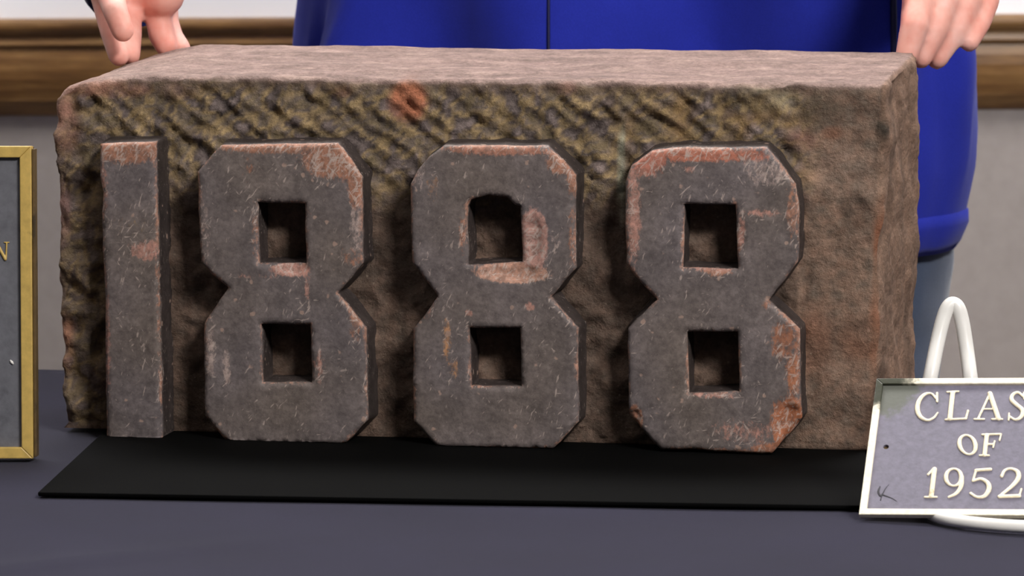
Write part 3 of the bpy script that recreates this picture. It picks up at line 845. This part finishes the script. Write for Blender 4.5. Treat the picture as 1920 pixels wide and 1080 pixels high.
def stroke_mesh(strokes, place, thick, voxel):
    """strokes: (points, widths in px); place(px,py,h) -> world"""
    Bs = Blob()
    for pts, ws in strokes:
        if not hasattr(ws, '__len__'): ws = [ws]*len(pts)
        if len(pts) > 2:
            q = catmull([Vector((p[0], p[1], w)) for p, w in zip(pts, ws)], 5)
        else: q = [Vector((p[0], p[1], w)) for p, w in zip(pts, ws)]
        for s0, s1 in zip(q[:-1], q[1:]):
            a0 = place(s0.x, s0.y, 0); a1 = place(s1.x, s1.y, 0)
            r0 = (place(s0.x+s0.z/2, s0.y, 0)-a0).length; r1 = (place(s1.x+s1.z/2, s1.y, 0)-a1).length
            Bs.cap(a0, r0, a1, r1, 10)
    return Bs
def letter(strokes, P, n, sc, mat, par, voxel, flat):
    """raised cast letter: rounded strokes flattened towards the plate"""
    place = lambda x, y, h: hit(x, y, P, n)
    Bs = stroke_mesh(strokes, place, 0, voxel)
    V = []
    for v in Bs.V:
        d = (Vector(v)-P).dot(n); V.append(Vector(v)-n*d+n*(d*flat))
    return remeshed('letter', V, Bs.F, voxel, 1, mat, par)
PLf = lw(0, 0, 0.0035)
letter([([(12.5, 456), (11.5, 484)], 3.4), ([(-6, 456), (10, 486)], 6), ([(-7, 456), (-7.5, 486)], 3.4), ([(8, 454.5), (17, 454.5)], 2.6), ([(-12, 454.5), (-4, 454.5)], 2.6), ([(-12, 487), (-3, 487)], 2.6)], PLf, pn, 1, M_GOLD, lpl, 0.00035, 0.9)
pt = [hit(x, y, PLf, pn) for x, y in ((19, 675), (25, 683))]
Vt, Ft = tube([pt[0], pt[0].lerp(pt[1], .5), pt[1]], [0.0004, 0.0011, 0.0006], 8); mesh_from('paint_fleck', Vt, Ft, M_WHITE, lpl)

# ------------------------------------------------------------------ right plaque on its white stand
ps, lm, rh = math.radians(-18), math.radians(48), math.radians(-4)
e1 = Vector((math.cos(ps), math.sin(ps), 0)); hb = Vector((-math.sin(ps), math.cos(ps), 0))
e2 = EZ*math.cos(lm)+hb*math.sin(lm)
ra = e1*math.cos(rh)-e2*math.sin(rh); rb = e2*math.cos(rh)+e1*math.sin(rh); rn = ra.cross(rb)
if rn.dot(FWD) < 0: rn = -rn                                # into the plaque
RB = U(1610, 964, DIST-0.243)
def rq(px, py): h = hit(px, py, RB, rn)-RB; return h.dot(ra), h.dot(rb)
Hr = rq(1650, 709)[1]; Wr = rq(1820, 840)[0]*2 - rq(1630, 840)[0]*0.0 - 0.0
Wr = 0.150
def rw(x, z, y): return RB+ra*x+rb*z+rn*y
rpl = empty('class_plaque', (RB.x+0.07, RB.y+0.03, TABLE_Z), 'small tarnished brass plaque lettered CLASS OF 1952 on white wire', 'plaque')
def corner_patina(m, c, col):
    nt = m.node_tree; b = nt.nodes['Principled BSDF']; old = b.inputs['Base Color'].links[0].from_socket
    t = N(nt, 'ShaderNodeTexCoord'); d = N(nt, 'ShaderNodeVectorMath', operation='DISTANCE'); nt.links.new(t.outputs['Object'], d.inputs[0]); d.inputs[1].default_value = c
    f = N(nt, 'ShaderNodeMath', operation='MULTIPLY_ADD'); nt.links.new(noise_tex(nt, t.outputs['Object'], 160, 3), f.inputs[0]); f.inputs[1].default_value = 0.022; nt.links.new(d.outputs['Value'], f.inputs[2])
    nt.links.new(mix(nt, ramp(nt, f.outputs[0], [(0.034, G(1)), (0.040, G(0))]), old, col), b.inputs['Base Color'])
corner_patina(M_RIM, rw(0, Hr, 0)-rpl.location, S(58, 60, 46))
corner_patina(M_PLAQUE, rw(0.004, Hr-0.004, 0)-rpl.location, S(98, 100, 92))
rimw = abs(rq(1630, 958)[1]-rq(1630, 964)[1])+0.0022
# field with a real screw hole
hx, hz = rq(1660.5, 834); hr = 0.0019
outer = resample([(0.0012, 0.0012), (Wr-0.0012, 0.0012), (Wr-0.0012, Hr-0.0012), (0.0012, Hr-0.0012)], 0.004, 0)
hole = [(hx+hr*math.cos(2*math.pi*q/20), hz+hr*math.sin(2*math.pi*q/20)) for q in range(20)]
P, fc, li, lps = plate(outer, [hole], 0.004)
V = [rw(x, z, 0.0022) for x, z in P]; F = list(fc)
for ids, lp in zip(li, lps):
    b0 = len(V); V += [rw(x, z, 0.0042) for x, z in lp]; n = len(ids)
    F += [(ids[q], ids[(q+1) % n], b0+(q+1) % n, b0+q) for q in range(n)]
bm = bmesh.new(); me = bpy.data.meshes.new('t'); me.from_pydata([tuple(v) for v in V], [], F); bm.from_mesh(me)
field = from_bm('plaque_field', bm, M_PLAQUE, rpl, smooth=False)
def rbar(P4):
    bm = bmesh.new(); vs = [bm.verts.new(rw(x, z, y)) for y in (0.0, 0.0042) for x, z in P4]
    for f in ((0, 1, 2, 3), (7, 6, 5, 4), (0, 4, 5, 1), (1, 5, 6, 2), (2, 6, 7, 3), (3, 7, 4, 0)): bm.faces.new([vs[q] for q in f])
    bmesh.ops.recalc_face_normals(bm, faces=bm.faces)
    bmesh.ops.bevel(bm, geom=list(bm.edges), offset=0.0005, segments=2, profile=.5, affect='EDGES')
    from_bm('rim', bm, M_RIM, rpl, smooth=False)
co = [(0, 0), (Wr, 0), (Wr, Hr), (0, Hr)]; ci = [(rimw, rimw), (Wr-rimw, rimw), (Wr-rimw, Hr-rimw), (rimw, Hr-rimw)]
for q in range(4): rbar([co[q], co[(q+1) % 4], ci[(q+1) % 4], ci[q]])
bm = bmesh.new(); vs = [bm.verts.new(rw(x, z, y)) for y in (0.0043, 0.0050) for x, z in ((.0005, .0005), (Wr-.0005, .0005), (Wr-.0005, Hr-.0005), (.0005, Hr-.0005))]
for f in ((0, 1, 2, 3), (7, 6, 5, 4), (0, 4, 5, 1), (1, 5, 6, 2), (2, 6, 7, 3), (3, 7, 4, 0)): bm.faces.new([vs[q] for q in f])
from_bm('backing_plate', bm, M_BACK, rpl, smooth=False)
PF = rw(0, 0, 0.0018)
S1 = [([(1919, 744), (1909, 736), (1899, 740), (1897, 750), (1907, 760), (1917, 769), (1915, 781), (1904, 787), (1893, 781)], [5, 6, 7, 9, 9, 9, 8, 6, 5]), ([(1920, 736), (1920, 748)], 4), ([(1892, 775), (1891, 788)], 4)]
letters = [
 [([(1755, 747), (1746, 738), (1733, 740), (1723, 752), (1720, 768), (1726, 782), (1739, 788), (1751, 783), (1758, 774)], [5, 5, 7, 9, 10, 9, 6, 5, 4]), ([(1757, 737), (1757, 753)], 5)],
 [([(1786, 737), (1781, 785)], 10), ([(1776, 735), (1797, 734)], 4.5), ([(1773, 787), (1811, 785)], 5), ([(1815, 770), (1811, 785)], 5)],
 [([(1856, 738), (1834, 785)], 5), ([(1856, 738), (1872, 785)], 10), ([(1843, 767), (1866, 767)], 4), ([(1827, 786), (1845, 786)], 4.5), ([(1860, 786), (1879, 786)], 4.5)],
 S1,
 [([(p[0]+56, p[1]-1) for p in q[0]], q[1]) for q in S1],
 [([(1814+15*math.cos(t*math.pi/6)-3*math.sin(t*math.pi/6)*-1, 834+18*math.sin(t*math.pi/6)) for t in range(13)], [9, 8, 6, 5, 6, 8, 9, 8, 6, 5, 6, 8, 9])],
 [([(1850, 816), (1846, 853)], 9), ([(1842, 815), (1876, 814)], 5), ([(1877, 814), (1874, 826)], 4), ([(1849, 833), (1863, 833)], 5), ([(1865, 827), (1862, 839)], 4), ([(1837, 854), (1854, 854)], 4.5)],
 [([(1752, 880), (1746, 930)], 10), ([(1740, 890), (1751, 878)], 5), ([(1734, 932), (1756, 932)], 4.5)],
 [([(1788+14.5*math.cos(t*math.pi/6), 895+16*math.sin(t*math.pi/6)) for t in range(13)], [9, 8, 6, 5, 6, 8, 9, 8, 6, 5, 6, 8, 9]), ([(1803, 894), (1802, 911), (1793, 925), (1779, 932)], [9, 9, 7, 5])],
 [([(1830, 882), (1857, 880)], 7), ([(1830, 882), (1824, 902)], 5), ([(1824, 902), (1839, 898), (1852, 906), (1854, 918), (1846, 930), (1832, 932), (1820, 925)], [5, 7, 9, 10, 8, 6, 6])],
 [([(1878, 893), (1884, 882), (1896, 879), (1908, 885), (1909, 897), (1898, 911), (1877, 928)], [7, 6, 6, 9, 10, 8, 6]), ([(1874, 931), (1911, 930)], 8), ([(1915, 917), (1911, 930)], 4.5)]]
for st_ in letters: letter(st_, PF, rn, 1, M_LETTER, rpl, 0.00032, 0.75)
sc = [([(1650, 912), (1647, 922), (1652, 930), (1660, 916)], [3, 5, 4, 2]), ([(1656, 928), (1672, 934), (1682, 940)], [4, 3, 2]), ([(1654, 926), (1651, 938)], 3), ([(1660, 916), (1667, 908)], 2)]
o = letter(sc, rw(0, 0, 0.0021), rn, 1, M_SCRATCH, rpl, 0.0003, 0.4); o.name = 'scrawl'
# white wire stand: loop behind, feet sweeping forward under the plaque
LD = DIST-0.075
def lpnt(px, py, d): return U(px, py, d)
zf = TABLE_Z+0.0054
top = [lpnt(1738, 740, LD-.015), lpnt(1746, 700, LD-.012), lpnt(1757, 645, LD), lpnt(1768, 600, LD+.006), lpnt(1777, 577, LD+.008), lpnt(1787, 570, LD+.009), lpnt(1797, 579, LD+.008), lpnt(1805, 608, LD+.006), lpnt(1813, 660, LD), lpnt(1819, 705, LD-.012), lpnt(1824, 745, LD-.015)]
fl = on_table(1735, 965); fr = on_table(1925, 985)
g = lambda px, py: Vector((on_table(px, py).x, on_table(px, py).y, zf))
pl_ = [g(1980, 1002), g(1930, 1003), g(1870, 1000), g(1810, 994), g(1765, 986), g(1738, 972), g(1726, 945), g(1726, 895)]
left_leg = pl_ + [lpnt(1728, 800, LD-.02)] + top + [lpnt(1834, 800, LD-.02)]
right_leg = [Vector((p.x, p.y, zf)) for p in (on_table(1850, 885), on_table(1900, 905), on_table(1985, 925), on_table(2012, 975), on_table(1980, 1002))]
path = catmull(left_leg+right_leg, 8)
for p in path: p.z = max(p.z, zf)
V, F = tube(path, [0.0042+0.0010*sstep(0.02, 0.06, p.z-TABLE_Z) for p in path], 18)
stand = mesh_from('plate_stand', V, F, M_WHITE)
tag(stand, 'white coated wire stand looping up behind the small class plaque', 'stand')

bpy.context.view_layer.update()
